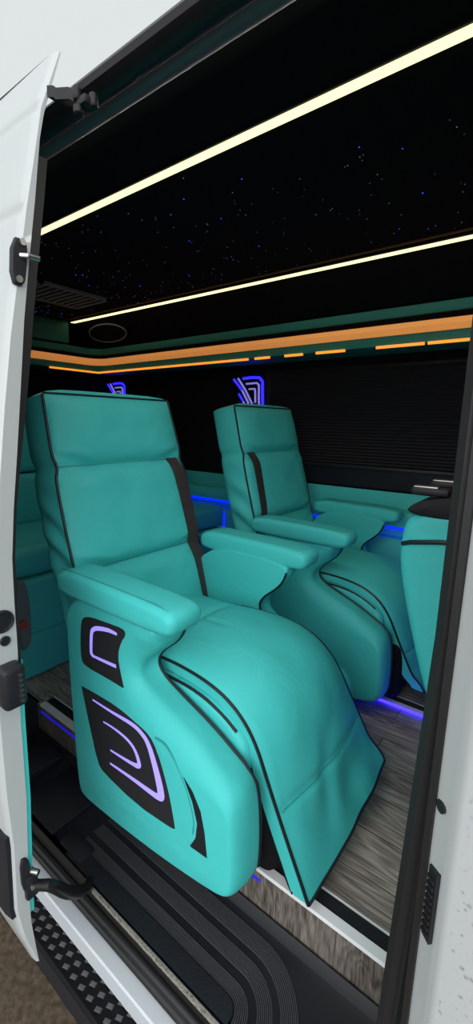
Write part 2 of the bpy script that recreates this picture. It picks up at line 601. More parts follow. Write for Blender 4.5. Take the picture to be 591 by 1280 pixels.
st = thing('entry_step', 'black plastic entry step with ribbed tread in the doorway', 'step', (-0.8, 0.67, -0.14))
zt = -0.135
obj('step_tray', extrude_x([(0.552, -0.20), (0.552, zt + 0.003), (0.556, zt), (0.748, zt), (0.762, zt + 0.004), (0.771, zt + 0.022), (0.777, zt + 0.029), (0.782, zt + 0.025), (0.784, -0.20)], -1.62, -0.10), PLAST, st, auto=40)

def nested(d, x_end=-0.43, n=10, x0=-1.05):
    """plan path around the plateau corner at distance d outside it"""
    y = 0.600 + d
    r = 0.03 + d
    cx, cy = x_end - 0.03, 0.570
    p = [(x0, y), ((x0 + cx) / 2, y), (cx, y)]
    for k in range(1, n + 1):
        a = math.pi / 2 - math.pi / 2 * k / n
        p.append((cx + r * math.cos(a), cy + r * math.sin(a)))
    p.append((cx + r, 0.558))
    return p
plat = nested(0.0)
pm = loft(bmesh.new(), [[Vector((x, y, z)) for x, y in plat + [(-1.05, 0.558)]] for z in (zt - 0.002, zt + 0.006)])
obj('smooth_tread', pm, PLAST, st, auto=40)
ribs = bmesh.new()
def ridge(bm, path, zb, w_, h):
    rings = []
    for i, (x, y) in enumerate(path):
        a = Vector(path[max(i - 1, 0)]); b = Vector(path[min(i + 1, len(path) - 1)])
        t = (b - a).normalized(); nn = Vector((-t.y, t.x)) * w_ / 2
        rings.append([Vector((x + nn.x, y + nn.y, zb)), Vector((x + nn.x * 0.5, y + nn.y * 0.5, zb + h)), Vector((x - nn.x * 0.5, y - nn.y * 0.5, zb + h)), Vector((x - nn.x, y - nn.y, zb))])
    loft(bm, rings)
for d0, d1 in ((0.006, 0.034), (0.056, 0.088), (0.108, 0.146)):
    d = d0
    while d < d1:
        ridge(ribs, nested(d), zt - 0.001, 0.0034, 0.0032)
        d += 0.0045
RIBM = mat('ribbed_plastic', (0.060, 0.060, 0.068), 0.45)
obj('tread_ribs', ribs, RIBM, st, smooth=False)
for (xa, xb, ya, yb, h) in ((-1.34, -1.14, 0.565, 0.76, 0.012), (-1.56, -1.40, 0.565, 0.76, 0.030), (-1.10, -0.99, 0.565, 0.62, 0.010)):
    obj('moulded_pad', bx(xa, xb, ya, yb, zt - 0.004, zt + h, r=0.006), PLAST, st)

rbd = thing('running_board', 'black running board with diamond tread below the white sill', 'running board', (-0.8, 0.47, -0.34))
obj('board_plate', extrude_x([(0.437, -0.322), (0.435, -0.306), (0.440, -0.300), (0.446, -0.303), (0.54, -0.303), (0.54, -0.322)], -1.7, 0.25), BOARD, rbd, auto=40)
studs = bmesh.new()
for i in range(46):
    for j in range(3):
        x = -1.66 + i * 0.036 + (0.018 if j % 2 else 0); y = 0.457 + j * 0.0225
        hx, hy = 0.0095, 0.0058
        lo = [(-hx, -hy), (hx, -hy), (hx, hy), (-hx, hy)]
        hi = [(-hx * .7, -hy * .6), (hx * .7, -hy * .6), (hx * .7, hy * .6), (-hx * .7, hy * .6)]
        rot = 0.35 if j % 2 else 0.35
        R2 = lambda q: (q[0] * math.cos(rot) - q[1] * math.sin(rot), q[0] * math.sin(rot) + q[1] * math.cos(rot))
        loft(studs, [[Vector((x + R2(q)[0], y + R2(q)[1], -0.3035)) for q in lo], [Vector((x + R2(q)[0], y + R2(q)[1], -0.2985)) for q in hi]])
STUD = mat('worn_black_stud', (0.085, 0.085, 0.09), 0.25, spec=0.7)
obj('diamond_tread', studs, STUD, rbd, smooth=False)

# ------------------------------------------------------------------ floor rails
def floor_rail(name, y, label, x0, x1, led):
    t = thing(name, label, 'floor rail', ((x0 + x1) / 2, y, 0.0), 'floor rails under the seats')
    obj('white_edge', extrude_x([(y - 0.026, -0.034), (y - 0.026, -0.002), (y - 0.022, 0.004), (y, 0.006), (y, -0.004), (y - 0.02, -0.034)], x0, x1), ALU, t, auto=30)
    gr = [(y, -0.002), (y, 0.0045)]
    for k in range(5):
        a = y + 0.006 + k * 0.006
        gr += [(a, 0.0045), (a + 0.001, 0.0022), (a + 0.002, 0.0022), (a + 0.003, 0.0045)]
    gr += [(y + 0.036, 0.0045), (y + 0.036, -0.002)]
    obj('ribbed_insert', extrude_x(gr, x0, x1), PLAST, t, smooth=False)
    obj('back_edge', extrude_x([(y + 0.036, -0.002), (y + 0.036, 0.006), (y + 0.041, 0.006), (y + 0.043, -0.002)], x0, x1), ALU, t, smooth=False)
    for (xa, xb) in led:
        obj('light_strip', bx(xa, xb, y - 0.0285, y - 0.026, led_z - 0.008, led_z), BLUED, t)
    return t
led_z = -0.020
floor_rail('floor_rail', 0.811, 'black and white rail along the floor edge above the entry step', -1.60, 0.2, [(-1.59, -1.10), (-0.62, -0.50)])
led_z = 0.010
r2 = floor_rail('floor_rail', 1.735, 'black and white floor rail with blue light under the far seat', -1.60, 0.6, [])
obj('light_strip', bx(-1.55, 0.6, 1.700, 1.709, 0.000, 0.006), BLUEF, r2)


# ------------------------------------------------------------------ reclining seats
NEAR = 0.6262          # the near seat's outer face, where its inlays were measured


def make_seat(yc, s, label, flare_in, flare_out, group):
    """s = +1: the outer (door) side is towards -y; s = -1: towards +y. Local v runs outer(-) to aisle(+)."""
    root = thing('reclining_seat', label, 'seat', (-0.85, yc, 0.0), group)
    Y = lambda v: yc + s * v

    # --- backrest
    def front(t): return Vector((-1.272 + 0.222 * t, 1.225 - 0.80 * t))
    def rear(t): return Vector((-1.405 + 0.215 * t, 1.200 - 0.77 * t))
    seams = (0.0, 0.268, 0.655, 1.06)
    def pill(t):
        for a, b in zip(seams[:-1], seams[1:]):
            if a <= t <= b:
                d = min(t - a, b - t) * 0.8
                return 1 - math.exp(-(d / 0.022) ** 1.2)
        return 0
    def hw(t):
        base = 0.252 + 0.012 * math.sin(math.pi * min(1, t * 1.1)) + 0.012 * t
        base -= 0.010 * math.exp(-((t - 0.268) / 0.03) ** 2)
        return base
    rings = []
    NT = 110
    ts = [i / NT for i in range(NT + 1)]
    NU, NS, NB = 36, 10, 12
    for t in ts:
        f, r = front(t), rear(t)
        h = hw(t)
        ax = (f - r).normalized()
        p3 = lambda q, v: Vector((q.x, Y(v), q.y))
        ring = []
        for k in range(NU + 1):                       # front face
            u = -1 + 2 * k / NU
            e = max(0, 1 - abs(u) ** 4)
            wr = noise.noise(Vector((u * 2.2 + s, t * 9, 1.7 + yc))) * 0.006 + noise.noise(Vector((u * 5, t * 22 + u * 3, 4.1 + yc))) * 0.0025
            crease = 0.0
            for tsn in seams[1:3]:                     # little radiating folds at the ends of a seam
                dd = (t - tsn)
                if abs(dd) < 0.12:
                    crease += 0.011 * math.sin(dd * 95 + abs(u) * 9) * math.exp(-(dd / 0.055) ** 2) * smoothstep(0.35, 0.95, abs(u))
            out = (0.034 * pill(t) * e ** 0.7 + (wr + crease) * e ** 0.5 * min(1, pill(t) + 0.2))
            # seam meanders a little
            ring.append(p3(f + ax * out, u * h))
        for k in range(1, NS):                        # aisle side
            a = k / NS
            q = f.lerp(r, a)
            wv = 0.010 * math.sin(math.pi * a) + 0.010 * math.sin(math.pi * a) * math.sin(t * 42 + a * 3 + 2 * noise.noise(Vector((t * 4, a, yc)))) * smoothstep(0.25, 0.6, t)
            ring.append(p3(q, h + wv))
        for k in range(NB + 1):                       # rear
            u = 1 - 2 * k / NB
            ring.append(p3(r - ax * 0.012 * (1 - u * u), u * h * 0.97))
        for k in range(1, NS):                        # outer side
            a = k / NS
            q = r.lerp(f, a)
            wv = 0.010 * math.sin(math.pi * a) + 0.010 * math.sin(math.pi * a) * math.sin(t * 40 - a * 4 + 2 * noise.noise(Vector((t * 4, a, yc + 5)))) * smoothstep(0.25, 0.6, t)
            ring.append(p3(q, -h - wv))
        rings.append(ring)
    # crown of the top edge
    top = []
    c = (front(0) + rear(0)) / 2
    for q in rings[0]:
        top.append(Vector((q.x, q.y, q.z)))
    capr = []
    for sc_, dz in ((0.90, 0.010), (0.6, 0.017), (0.2, 0.020)):
        capr.insert(0, [Vector((c.x + (q.x - c.x) * sc_, Y(0) + (q.y - Y(0)) * (1 - (1 - sc_) * 0.75), q.z + dz)) for q in top])
    rings = capr + rings
    back = obj('backrest', loft(bmesh.new(), rings), TEAL, root, auto=42)
    for sg in (-1, 1):
        pts = [Vector((front(t).x + 0.001, Y(sg * (hw(t) + 0.001)), front(t).y)) for t in [i / 60 for i in range(61)]]
        pb_ = bmesh.new(); tube(pb_, pts, 0.0042, 8)
        obj('piping', pb_, PIPE, back)
    tp = bmesh.new(); tube(tp, [Vector((front(0).x + 0.001 + 0.0 * u, Y(u * 0.252), front(0).y + 0.004)) for u in [i / 10 for i in range(-10, 11)]], 0.003, 8)
    obj('piping', tp, PIPE, back)
    for tsn in seams[1:3]:
        sm = bmesh.new()
        tube(sm, [Vector((front(tsn).x + 0.0035, Y(u * hw(tsn) * 0.985), front(tsn).y + 0.0015)) for u in [i / 20 for i in range(-20, 21)]], 0.0016, 6)
        obj('seam', sm, SEAM, back)

    # --- seat belt across the backrest, from the aisle shoulder to the aisle hip
    bb = []
    n = 26
    for i in range(n + 1):
        k = i / n
        t = 0.262 + (0.93 - 0.262) * k
        v = 0.205 + 0.030 * k
        f = front(t); ax = (front(t) - rear(t)).normalized()
        e = max(0, 1 - abs(v / hw(t)) ** 4)
        q = f + ax * (0.036 * pill(t) * e ** 0.7 + 0.006)
        if k < 0.06: q = f + ax * (0.004 + 0.02 * k / 0.06)
        tw = 0.027 * (1 - 0.15 * k)
        row = []
        for (dv, dn) in ((-tw, 0.0), (-tw, 0.003), (0, 0.0045), (tw, 0.003), (tw, 0.0), (0, 0.001)):
            qq = q + ax * (dn + 0.006 * k * (1 if dv > 0 else 0))
            row.append(Vector((qq.x, Y(v + dv), qq.y)))
        bb.append(row)
    belt = obj('seat_belt', loft(bmesh.new(), bb), BELT, root, auto=60)

    # --- side panels (outer one with the light inlays)
    outl = [(-1.098, 0.70), (-1.102, 0.45), (-1.096, 0.22), (-1.090, 0.030), (-1.06, 0.004), (-0.95, 0.008), (-0.80, 0.018), (-0.68, 0.032), (-0.56, 0.052), (-0.50, 0.066), (-0.472, 0.085), (-0.466, 0.14), (-0.468, 0.25), (-0.478, 0.330), (-0.500, 0.355), (-0.545, 0.380), (-0.62, 0.420), (-0.715, 0.457), (-0.785, 0.486), (-0.812, 0.520), (-0.790, 0.560), (-0.735, 0.602), (-0.708, 0.640), (-0.695, 0.70)]
    for side in (-1, 1):
        y0, y1 = Y(side * 0.333), Y(side * 0.232)
        pn = obj('side_panel', slab(outl, y0, y1, 0.028, 0.006, seg=8, depth=0.048, wide=lambda q: 0.022 + 0.062 * smoothstep(-0.90, -0.76, q.x) * smoothstep(0.30, 0.44, q.y) * (1 - smoothstep(0.57, 0.65, q.y))), TEAL, root, auto=60)
        sm = resample(chaikin([Vector(q) for q in outl], 2), 0.012)
        edge = [q for q in inset(sm, 0.003) if q.x > -0.83]
        # take the front and top run only, in order
        run = []
        for q in sm:
            if (q.x > -0.83 and q.y > 0.36) or q.x > -0.485: run.append(q)
        run = [q for q in run if q.y > 0.10 and q.y < 0.672]
        pbm = bmesh.new(); tube(pbm, [Vector((q.x + 0.001, Y(side * 0.236), q.y + 0.002)) for q in run], 0.0042, 8)
        obj('piping', pbm, PIPE, pn)
        if side == -1 and s == 1:
            put = lambda q, th: Vector((q.x, NEAR - 0.0005 - th, q.y))
            cc = lambda p: (lambda a: Vector((a.x, a.z)))(at_y(p[0] / 4.13 + 90, p[1] / 4.13 + 750, NEAR))
            polyA = [(46, 110), (60, 88), (95, 88), (180, 118), (262, 148), (279, 178), (250, 222), (234, 285), (246, 380), (263, 456), (263, 456), (180, 405), (72, 345), (46, 310), (42, 200)]
            polyB = [(47, 443), (47, 443), (120, 483), (230, 550), (330, 635), (398, 700), (440, 785), (490, 960), (520, 1110), (531, 1186), (531, 1186), (500, 1172), (330, 1055), (160, 890), (132, 840), (90, 650)]
            for poly in (polyA, polyB):
                pts = resample(chaikin([cc(p) for p in poly], 1), 0.006)
                im = loft(bmesh.new(), [[Vector((q.x, yy, q.y)) for q in pts] for yy in (NEAR + 0.012, NEAR + 0.0005)])
                inl = obj('inlay_panel', im, ALCAN, pn, auto=40)
                tag(inl, 'charcoal suede inlay with lilac light lines')
                if poly is polyA:
                    path = [(232, 176), (190, 156), (135, 146), (112, 152), (102, 175), (100, 262), (106, 282), (122, 294), (228, 342)]
                    wd = [10, 16, 18, 18, 16, 15, 13, 10, 14]
                    sets = [(path, wd)]
                else:
                    sets = [([(108, 514), (200, 573), (310, 640), (362, 690), (395, 745), (425, 840), (452, 950), (460, 1010), (440, 1012), (400, 985), (300, 912), (198, 842)],
                             [5, 10, 17, 20, 24, 30, 36, 36, 26, 22, 14, 7]),
                            ([(164, 628), (215, 660), (275, 708), (315, 755), (338, 805), (348, 848), (338, 855), (310, 842), (260, 812), (200, 774)],
                             [5, 8, 11, 13, 17, 20, 20, 15, 11, 6])]
                for path, wd in sets:
                    pp_ = [cc(p) for p in path]
                    # smooth
                    P, Wd = [], []
                    m_ = len(pp_)
                    for i in range(m_ - 1):
                        p0, p1, p2, p3_ = pp_[max(i - 1, 0)], pp_[i], pp_[i + 1], pp_[min(i + 2, m_ - 1)]
                        for k in range(6):
                            t = k / 6
                            P.append(0.5 * ((2 * p1) + (p2 - p0) * t + (2 * p0 - 5 * p1 + 4 * p2 - p3_) * t * t + (3 * p1 - p0 - 3 * p2 + p3_) * t ** 3))
                            Wd.append((wd[i] * (1 - t) + wd[i + 1] * t) * 0.00066)
                    P.append(pp_[-1]); Wd.append(wd[-1] * 0.00066)
                    obj('light_line', ribbon(P, Wd, 0.0012, put), LILAC, inl, smooth=False)
            # dark dart low on the panel, and the stitched pocket line beside it
            dart = [at_y(x, y, NEAR - 0.001) for x, y in ((229, 972), (240, 990), (250, 1015), (255, 1042), (258, 1073), (237, 1058), (244, 1048), (246, 1030), (240, 1003))]
            dm = loft(bmesh.new(), [[Vector((q.x, yy, q.z)) for q in dart] for yy in (NEAR + 0.01, NEAR - 0.0006)])
            obj('dark_dart', dm, PIPE, pn, smooth=False)
            path = [(194, 922), (206, 930), (218, 950), (230, 978), (238, 1004), (243, 1028), (241, 1042)]
            sb_ = bmesh.new(); tube(sb_, [Vector((q.x, NEAR + 0.001, q.z)) for q in chaikin([at_y(x, y, NEAR + 0.001) for x, y in path], 2, False)], 0.0022, 6)
            obj('seam', sb_, SEAM, pn)

    # --- armrest pads
    for side in (-1, 1):
        v0, v1 = side * 0.242, side * 0.352
        out_a = [(-1.10, 0.700), (-1.096, 0.748), (-0.90, 0.748), (-0.665, 0.744), (-0.634, 0.728), (-0.640, 0.690), (-0.665, 0.676), (-0.90, 0.674), (-1.09, 0.676)]
        pad = obj('armrest', slab(out_a, Y(v1), Y(v0), 0.020, 0.020, step=0.01), TEAL, root, auto=60)
        sb_ = bmesh.new()
        yy = Y(side * 0.335)
        tube(sb_, [(-1.09, yy, 0.7475), (-0.90, yy, 0.7480), (-0.70, yy, 0.7455), (-0.662, yy, 0.738), (-0.648, yy, 0.715)], 0.0013, 6)
        obj('seam', sb_, SEAM, pad)

    # --- legrest cover: one long padded flap from the seat down to the floor
    key = [(-1.06, 0.500), (-0.95, 0.505), (-0.85, 0.512), (-0.76, 0.514), (-0.67, 0.506), (-0.60, 0.487), (-0.545, 0.450), (-0.505, 0.395), (-0.475, 0.320), (-0.440, 0.235), (-0.405, 0.155), (-0.375, 0.090), (-0.352, 0.040)]
    cl = resample(chaikin([Vector(q) for q in key], 2, False), 0.012, False)
    n = len(cl)
    rings = []
    edges = {-1: [], 1: []}
    for i in range(n):
        k = i / (n - 1)
        tn = (cl[min(i + 1, n - 1)] - cl[max(i - 1, 0)]).normalized()
        nn = Vector((-tn.y, tn.x))
        if nn.y < 0 and abs(nn.y) > 0.2: nn = -nn
        if nn.x < 0 and k > 0.5: nn = -nn
        fl = smoothstep(0.45, 1.0, k)
        vo = -(0.206 + (flare_out - 0.206) * fl)
        hip = 0.03 if flare_in > 0.25 else 0.0
        vi = 0.206 + hip * smoothstep(0.1, 0.5, k) + (flare_in - 0.206 - hip) * fl
        groove = 0.010 * math.exp(-((k - 0.22) / 0.010) ** 2) + 0.010 * math.exp(-((k - 0.775 - 0.02 * 0) / 0.007) ** 2)
        endr = min(1, (1 - k) / 0.02) if k > 0.98 else 1
        ring = []
        NU = 40
        th = 0.034 + 0.012 * smoothstep(0.5, 0.8, k)
        crown = 0.042 * (1 - smoothstep(0.55, 1.0, k)) + 0.012
        rise = 0.05 * smoothstep(0.85, 1.0, k)         # the aisle corner hangs a little higher
        def P(u, off):
            v = vo + (vi - vo) * (u + 1) / 2
            q = cl[i] + nn * off
            return Vector((q.x, Y(v), q.y + rise * (u + 1) / 2))
        for j in range(NU + 1):
            u = -1 + 2 * j / NU
            e = max(0, 1 - u * u)
            wr = 0.0045 * noise.noise(Vector((u * 3 + yc, k * 7, 2.2))) + 0.005 * math.sin(u * 9 + k * 16 + 3 * noise.noise(Vector((u * 1.5, k * 3, yc)))) * smoothstep(0.62, 0.85, k) * (1 - 0.85 * smoothstep(0.88, 1.0, k)) * e
            tk = smoothstep(0.0, 0.12, 1 - abs(u))
            lg_ = 0.006 * math.exp(-((u + 0.15) / 0.03) ** 2) * (1 - smoothstep(0.28, 0.36, k))
            ring.append(P(u, crown * e ** 0.8 + (wr - groove - lg_) * tk))
        for j in range(NU + 1):
            u = 1 - 2 * j / NU
            ring.append(P(u, -th * endr if abs(u) < 0.999 else -th * 0.9 * endr))
        rings.append(ring)
        edges[-1].append(ring[0]); edges[1].append(ring[NU])
        if i == n - 1: bottom_edge = ring[:NU + 1]
    leg = obj('legrest', loft(bmesh.new(), rings), TEAL, root, auto=50)
    for sg in (-1, 1):
        pb_ = bmesh.new(); tube(pb_, edges[sg][int(n * 0.18):], 0.0042, 8)
        obj('piping', pb_, PIPE, leg)
    pb_ = bmesh.new(); tube(pb_, bottom_edge, 0.0042, 8)
    obj('piping', pb_, PIPE, leg)
    for kk in (0.22, 0.775):
        row = rings[int(round(kk * (n - 1)))][1:NU]
        sm_ = bmesh.new(); tube(sm_, [p + Vector((0.0012, 0, 0.0008)) for p in row], 0.0014, 6)
        obj('seam', sm_, SEAM, leg)
    # black lining behind the flap
    lin = []
    for i in range(int(n * 0.55), n - 1):
        k = i / (n - 1)
        a, b = rings[i][0], rings[i][40]
        tn = (cl[min(i + 1, n - 1)] - cl[max(i - 1, 0)]).normalized()
        nn = Vector((-tn.y, tn.x))
        if nn.x < 0: nn = -nn
        off = lambda p, d, v: Vector((p.x + nn.x * d, p.y + s * v, p.z + nn.y * d))
        d2 = 0.047 + 0.022 * (1 - abs(2 * (k - 0.55) / 0.45 - 1))
        lin.append([off(a, -0.044, 0.002), off(b, -0.044, -0.002), off(b, -d2, -0.004), off(a, -d2, 0.004)])
    obj('legrest_lining', loft(bmesh.new(), lin), BLACKFAB, root)

    # --- seat cushion under the flap, with puffed, piped sides
    cu = [(-1.05, 0.40), (-1.05, 0.474), (-0.95, 0.478), (-0.80, 0.480), (-0.68, 0.476), (-0.59, 0.450), (-0.53, 0.405), (-0.520, 0.36), (-0.525, 0.30), (-0.57, 0.27), (-0.80, 0.27), (-1.03, 0.27)]
    csh = obj('seat_cushion', slab(cu, Y(-0.225), Y(0.225), 0.02, 0.02), TEAL, root, auto=60)
    for sg in (-1, 1):
        pb_ = bmesh.new(); tube(pb_, [Vector((x, Y(sg * 0.218), z)) for x, z in chaikin([Vector(q) for q in ((-0.86, 0.474), (-0.80, 0.477), (-0.68, 0.473), (-0.60, 0.446), (-0.555, 0.418))], 2, False)], 0.004, 8)
        obj('piping', pb_, PIPE, csh)
    # --- black pedestal
    ped = slab([(-0.98, 0.012), (-0.98, 0.30), (-0.45, 0.30), (-0.44, 0.20), (-0.445, 0.06), (-0.46, 0.012)], Y(-0.20), Y(0.20), 0.05, 0.05, step=0.02, smooth=1)
    obj('pedestal', ped, BLACKFAB, root, auto=60)
    ft = bmesh.new()
    box(ft, -0.95, -0.50, *sorted((Y(-0.15), Y(0.15))), 0.004, 0.03, r=0.004)
    obj('base_plate', ft, PLAST, root)
    return root


make_seat(0.96, 1, 'large teal leather reclining seat with lilac lit side panel, nearest the doorway', 0.31, 0.195, None)
make_seat(1.885, -1, 'teal leather reclining seat farther in, beside the black blind', 0.15, 0.25, None)

# ------------------------------------------------------------------ rear bench behind the near seat
rs = thing('rear_bench', 'teal leather rear bench in the dark gap behind the near seat', 'bench', (-2.1, 1.4, 0.0))
for y0, y1 in ((0.68, 1.50), (1.52, 2.26)):
    base = obj('front_panel', bx(-2.4, -1.80, y0, y1, 0.002, 0.46, r=0.02, seg=3), TEAL, rs)
    sb_ = bmesh.new(); tube(sb_, [(-1.7995, y0 + 0.02, 0.215), (-1.7995, y1 - 0.02, 0.215)], 0.002, 6)
    obj('seam', sb_, SEAM, base)
    obj('seat_cushion', bx(-2.4, -1.82, y0, y1, 0.465, 0.60, r=0.04, seg=4), TEAL, rs)
    bk = bmesh.new(); box(bk, -2.50, -2.30, y0, y1, 0.58, 0.86, r=0.04, seg=4); box(bk, -2.53, -2.34, y0, y1, 0.865, 1.16, r=0.04, seg=4)
    obj('backrest', bk, TEAL, rs)

# ------------------------------------------------------------------ seat back end at the right, behind the pillar
fs = thing('front_seat', 'teal padded seat back with black top and buckles behind the right pillar', 'seat', (-0.1, 1.2, 0.0))
fprof = [(-0.305, 0.935), (-0.318, 0.88), (-0.316, 0.80), (-0.285, 0.68), (-0.240, 0.53), (-0.19, 0.40), (-0.15, 0.20), (-0.14, 0.03), (0.20, 0.03), (0.22, 0.50), (0.16, 0.93), (0.0, 0.965), (-0.15, 0.965), (-0.25, 0.955)]
fb = obj('seat_shell', slab(fprof, 1.08, 1.55, 0.03, 0.03), TEAL, fs, auto=60)
tb_ = bmesh.new()
tp = [(-0.312, 0.935), (-0.300, 0.966), (-0.22, 0.988), (-0.05, 1.000), (0.10, 0.985), (0.13, 0.94), (-0.1, 0.93)]
obj('black_top', slab(tp, 1.075, 1.54, 0.02, 0.02), ALCAN, fs, auto=60)
pb_ = bmesh.new(); tube(pb_, [(-0.309, 1.090, 0.862), (-0.288, 1.077, 0.872), (-0.22, 1.0765, 0.884), (-0.12, 1.0765, 0.892), (0.0, 1.0765, 0.892), (0.14, 1.0765, 0.885)], 0.006, 8)
obj('piping', pb_, PIPE, fb)
for x, y in ((-0.275, 1.12), (-0.270, 1.28)):
    bkm = bmesh.new(); box(bkm, x - 0.03, x + 0.055, y - 0.02, y + 0.02, 0.986, 1.004, r=0.005)
    bk_ = obj('buckle', bkm, PLAST, fs)
    tm = bmesh.new(); box(tm, x - 0.026, x + 0.03, y - 0.015, y + 0.015, 1.0035, 1.0075, r=0.001)
    obj('metal_tongue', tm, STEEL, bk_)

# ------------------------------------------------------------------ ledge along the far wall
lg = thing('wall_ledge', 'teal padded ledge with blue light along the far wall', 'ledge', (-1.2, 2.36, 0.0))
obj('upper_pad', extrude_x([(2.30, 0.625), (2.296, 0.69), (2.302, 0.703), (2.315, 0.708), (2.335, 0.704), (2.34, 0.70), (2.40, 0.705), (2.405, 0.78), (2.412, 0.79), (2.42, 0.785), (2.42, 0.625)], -3.2, 0.9), TEAL, lg, auto=40)
obj('light_strip', bx(-3.2, 0.9, 2.308, 2.32, 0.608, 0.626), BLUEL, lg)
obj('lower_panel', extrude_x([(2.275, 0.006), (2.275, 0.55), (2.285, 0.562), (2.36, 0.562), (2.36, 0.626), (2.42, 0.626), (2.42, 0.006)], -3.2, 0.9), TEAL, lg, auto=40)
obj('light_strip', bx(-1.85, -1.84, 2.268, 2.2755, 0.30, 0.55), BLUEL, lg)

# ------------------------------------------------------------------ overhead shelf with amber light, running round the rear corner
sh = thing('overhead_shelf', 'dark teal overhead shelf with amber light strip and glowing reflection line round the far wall', 'shelf', (-1.5, 2.3, 1.55))
XR = -3.02
def around(profile, x_end=0.9, y_near=0.7):
    """profile (d, z): d = distance of the face from the far wall's shelf front towards the wall; swept along the wall and the rear"""
    rings = []
    for d, z in profile: pass
    path = [(0, 0)]
    R = []
    R.append([Vector((x_end, 2.15 + d, z)) for d, z in profile])
    for k in range(9):
        a = math.pi / 2 * k / 8
        rad = 0.10
        cx, cy = XR + rad, 2.15 - rad
        ox, oy = -math.sin(a), math.cos(a)
        R.append([Vector((cx + ox * (rad + d), cy + oy * (rad + d), z)) for d, z in profile])
    R.append([Vector((XR - d, y_near, z)) for d, z in profile])
    return loft(bmesh.new(), R)
obj('upper_lip', around([(0.0, 1.640), (-0.004, 1.660), (0.0, 1.680), (0.012, 1.686), (0.27, 1.686), (0.27, 1.640)]), GREENP, sh)
obj('shadow_gap', around([(0.02, 1.612), (0.02, 1.640), (0.27, 1.640), (0.27, 1.612)]), LINER, sh)
obj('amber_light', around([(0.004, 1.564), (-0.004, 1.588), (0.004, 1.612), (0.10, 1.612), (0.10, 1.564)]), AMBER, sh)
obj('lower_lip', around([(0.012, 1.520), (0.008, 1.545), (0.012, 1.563), (0.27, 1.563), (0.27, 1.520)]), GREENP, sh)
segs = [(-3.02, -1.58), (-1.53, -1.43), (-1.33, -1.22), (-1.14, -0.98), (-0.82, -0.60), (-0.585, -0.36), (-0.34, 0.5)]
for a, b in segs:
    obj('amber_reflection', bx(a, b, 2.146, 2.158, 1.508, 1.5195), AMBER_REFL, sh)  # reflected LED light built as glowing dashes, not a second lamp
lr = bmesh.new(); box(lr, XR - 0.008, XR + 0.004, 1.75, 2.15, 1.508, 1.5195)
obj('amber_reflection', lr, AMBER_REFL, sh)  # same built-in reflection along the rear

# ------------------------------------------------------------------ ceiling light strips
for y, nm, wd, lab in ((0.993, 'ceiling_light_strip', 0.028, 'warm white ceiling light strip nearest the doorway, upper of the two'), (1.955, 'ceiling_light_strip', 0.034, 'warm white ceiling light strip above the far shelf, lower of the two')):
    t = thing(nm, lab, 'light strip', (-1.2, y, 1.85), 'ceiling light strips')
    obj('diffuser', bx(-3.03, 1.0, y - wd / 2, y + wd / 2, 1.843, 1.852, r=0.003), LED, t)
    for xc in (-2.2, -0.7, 0.4):
        al = bpy.data.lights.new('strip_glow', 'AREA')
        al.shape = 'RECTANGLE'; al.size = 1.3; al.size_y = wd; al.energy = (2.0 if y < 1.5 else 0.35) * (0.4 if xc < -2 else 1.0); al.color = (1.0, 0.97, 0.90)
        ao = bpy.data.objects.new('strip_glow', al); COL.objects.link(ao)
        ao.parent = t; ao.matrix_parent_inverse = Matrix.Translation(-t.location); ao.location = (xc, y, 1.841)
    obj('strip_frame', extrude_x([(y - wd / 2 - 0.008, 1.852), (y - wd / 2 - 0.006, 1.846), (y - wd / 2, 1.846), (y - wd / 2, 1.852)], -3.03, 1.0), PLAST, t)
    if y > 1.5:
        obj('dim_amber_reflection', bx(-3.25, 1.0, y - 0.075, y - 0.062, 1.846, 1.851), AMBER_REFL_DIM, t)  # thin coloured strip standing in for an orange reflection

# bulkhead panel and speaker ring above the shelf's rear corner
struct('trim_6', bx(-3.12, -3.04, 0.7, 1.93, 1.70, 1.85, r=0.01), GREENP, label='dark teal bulkhead panel above the rear shelf', cat='panel')
spk = thing('speaker', 'dark oval speaker above the rear corner of the shelf', 'speaker', (-2.8, 2.09, 1.77))
sn = Vector((0, -0.635, -0.772))
sa, sb2 = Vector((1, 0, 0)), Vector((0, 0.772, -0.635))
cen = Vector((-2.80, 2.088, 1.774)) + sn * 0.004
rg = bmesh.new(); tube(rg, [cen + sa * 0.20 * math.cos(a) + sb2 * 0.075 * math.sin(a) for a in [2 * math.pi * k / 48 for k in range(48)]], 0.006, 8, closed=True)
obj('rim', rg, GREYP, spk)
sg_ = loft(bmesh.new(), [[cen + sn * d + sa * 0.195 * math.cos(a) + sb2 * 0.07 * math.sin(a) for a in [2 * math.pi * k / 48 for k in range(48)]] for d in (-0.004, 0.002)])
obj('grille', sg_, BLACKFAB, spk)

# roof vent grille
vt = thing('ceiling_vent', 'grey slatted ceiling vent at the rear behind the door edge', 'vent', (-2.45, 1.5, 1.85))
VENTM = mat('dark_grey_vent', (0.30, 0.33, 0.33), 0.5)
fr = bmesh.new()
for a in ((-2.62, -2.60, 1.30, 1.72), (-2.30, -2.28, 1.30, 1.72), (-2.62, -2.28, 1.30, 1.32), (-2.62, -2.28, 1.70, 1.72)):
    box(fr, *a, 1.836, 1.851)
obj('frame', fr, VENTM, vt, smooth=False)
for k in range(9):
    obj('slat', bx(-2.60, -2.30, 1.335 + k * 0.041, 1.350 + k * 0.041, 1.838, 1.848), VENTM, vt, smooth=False)

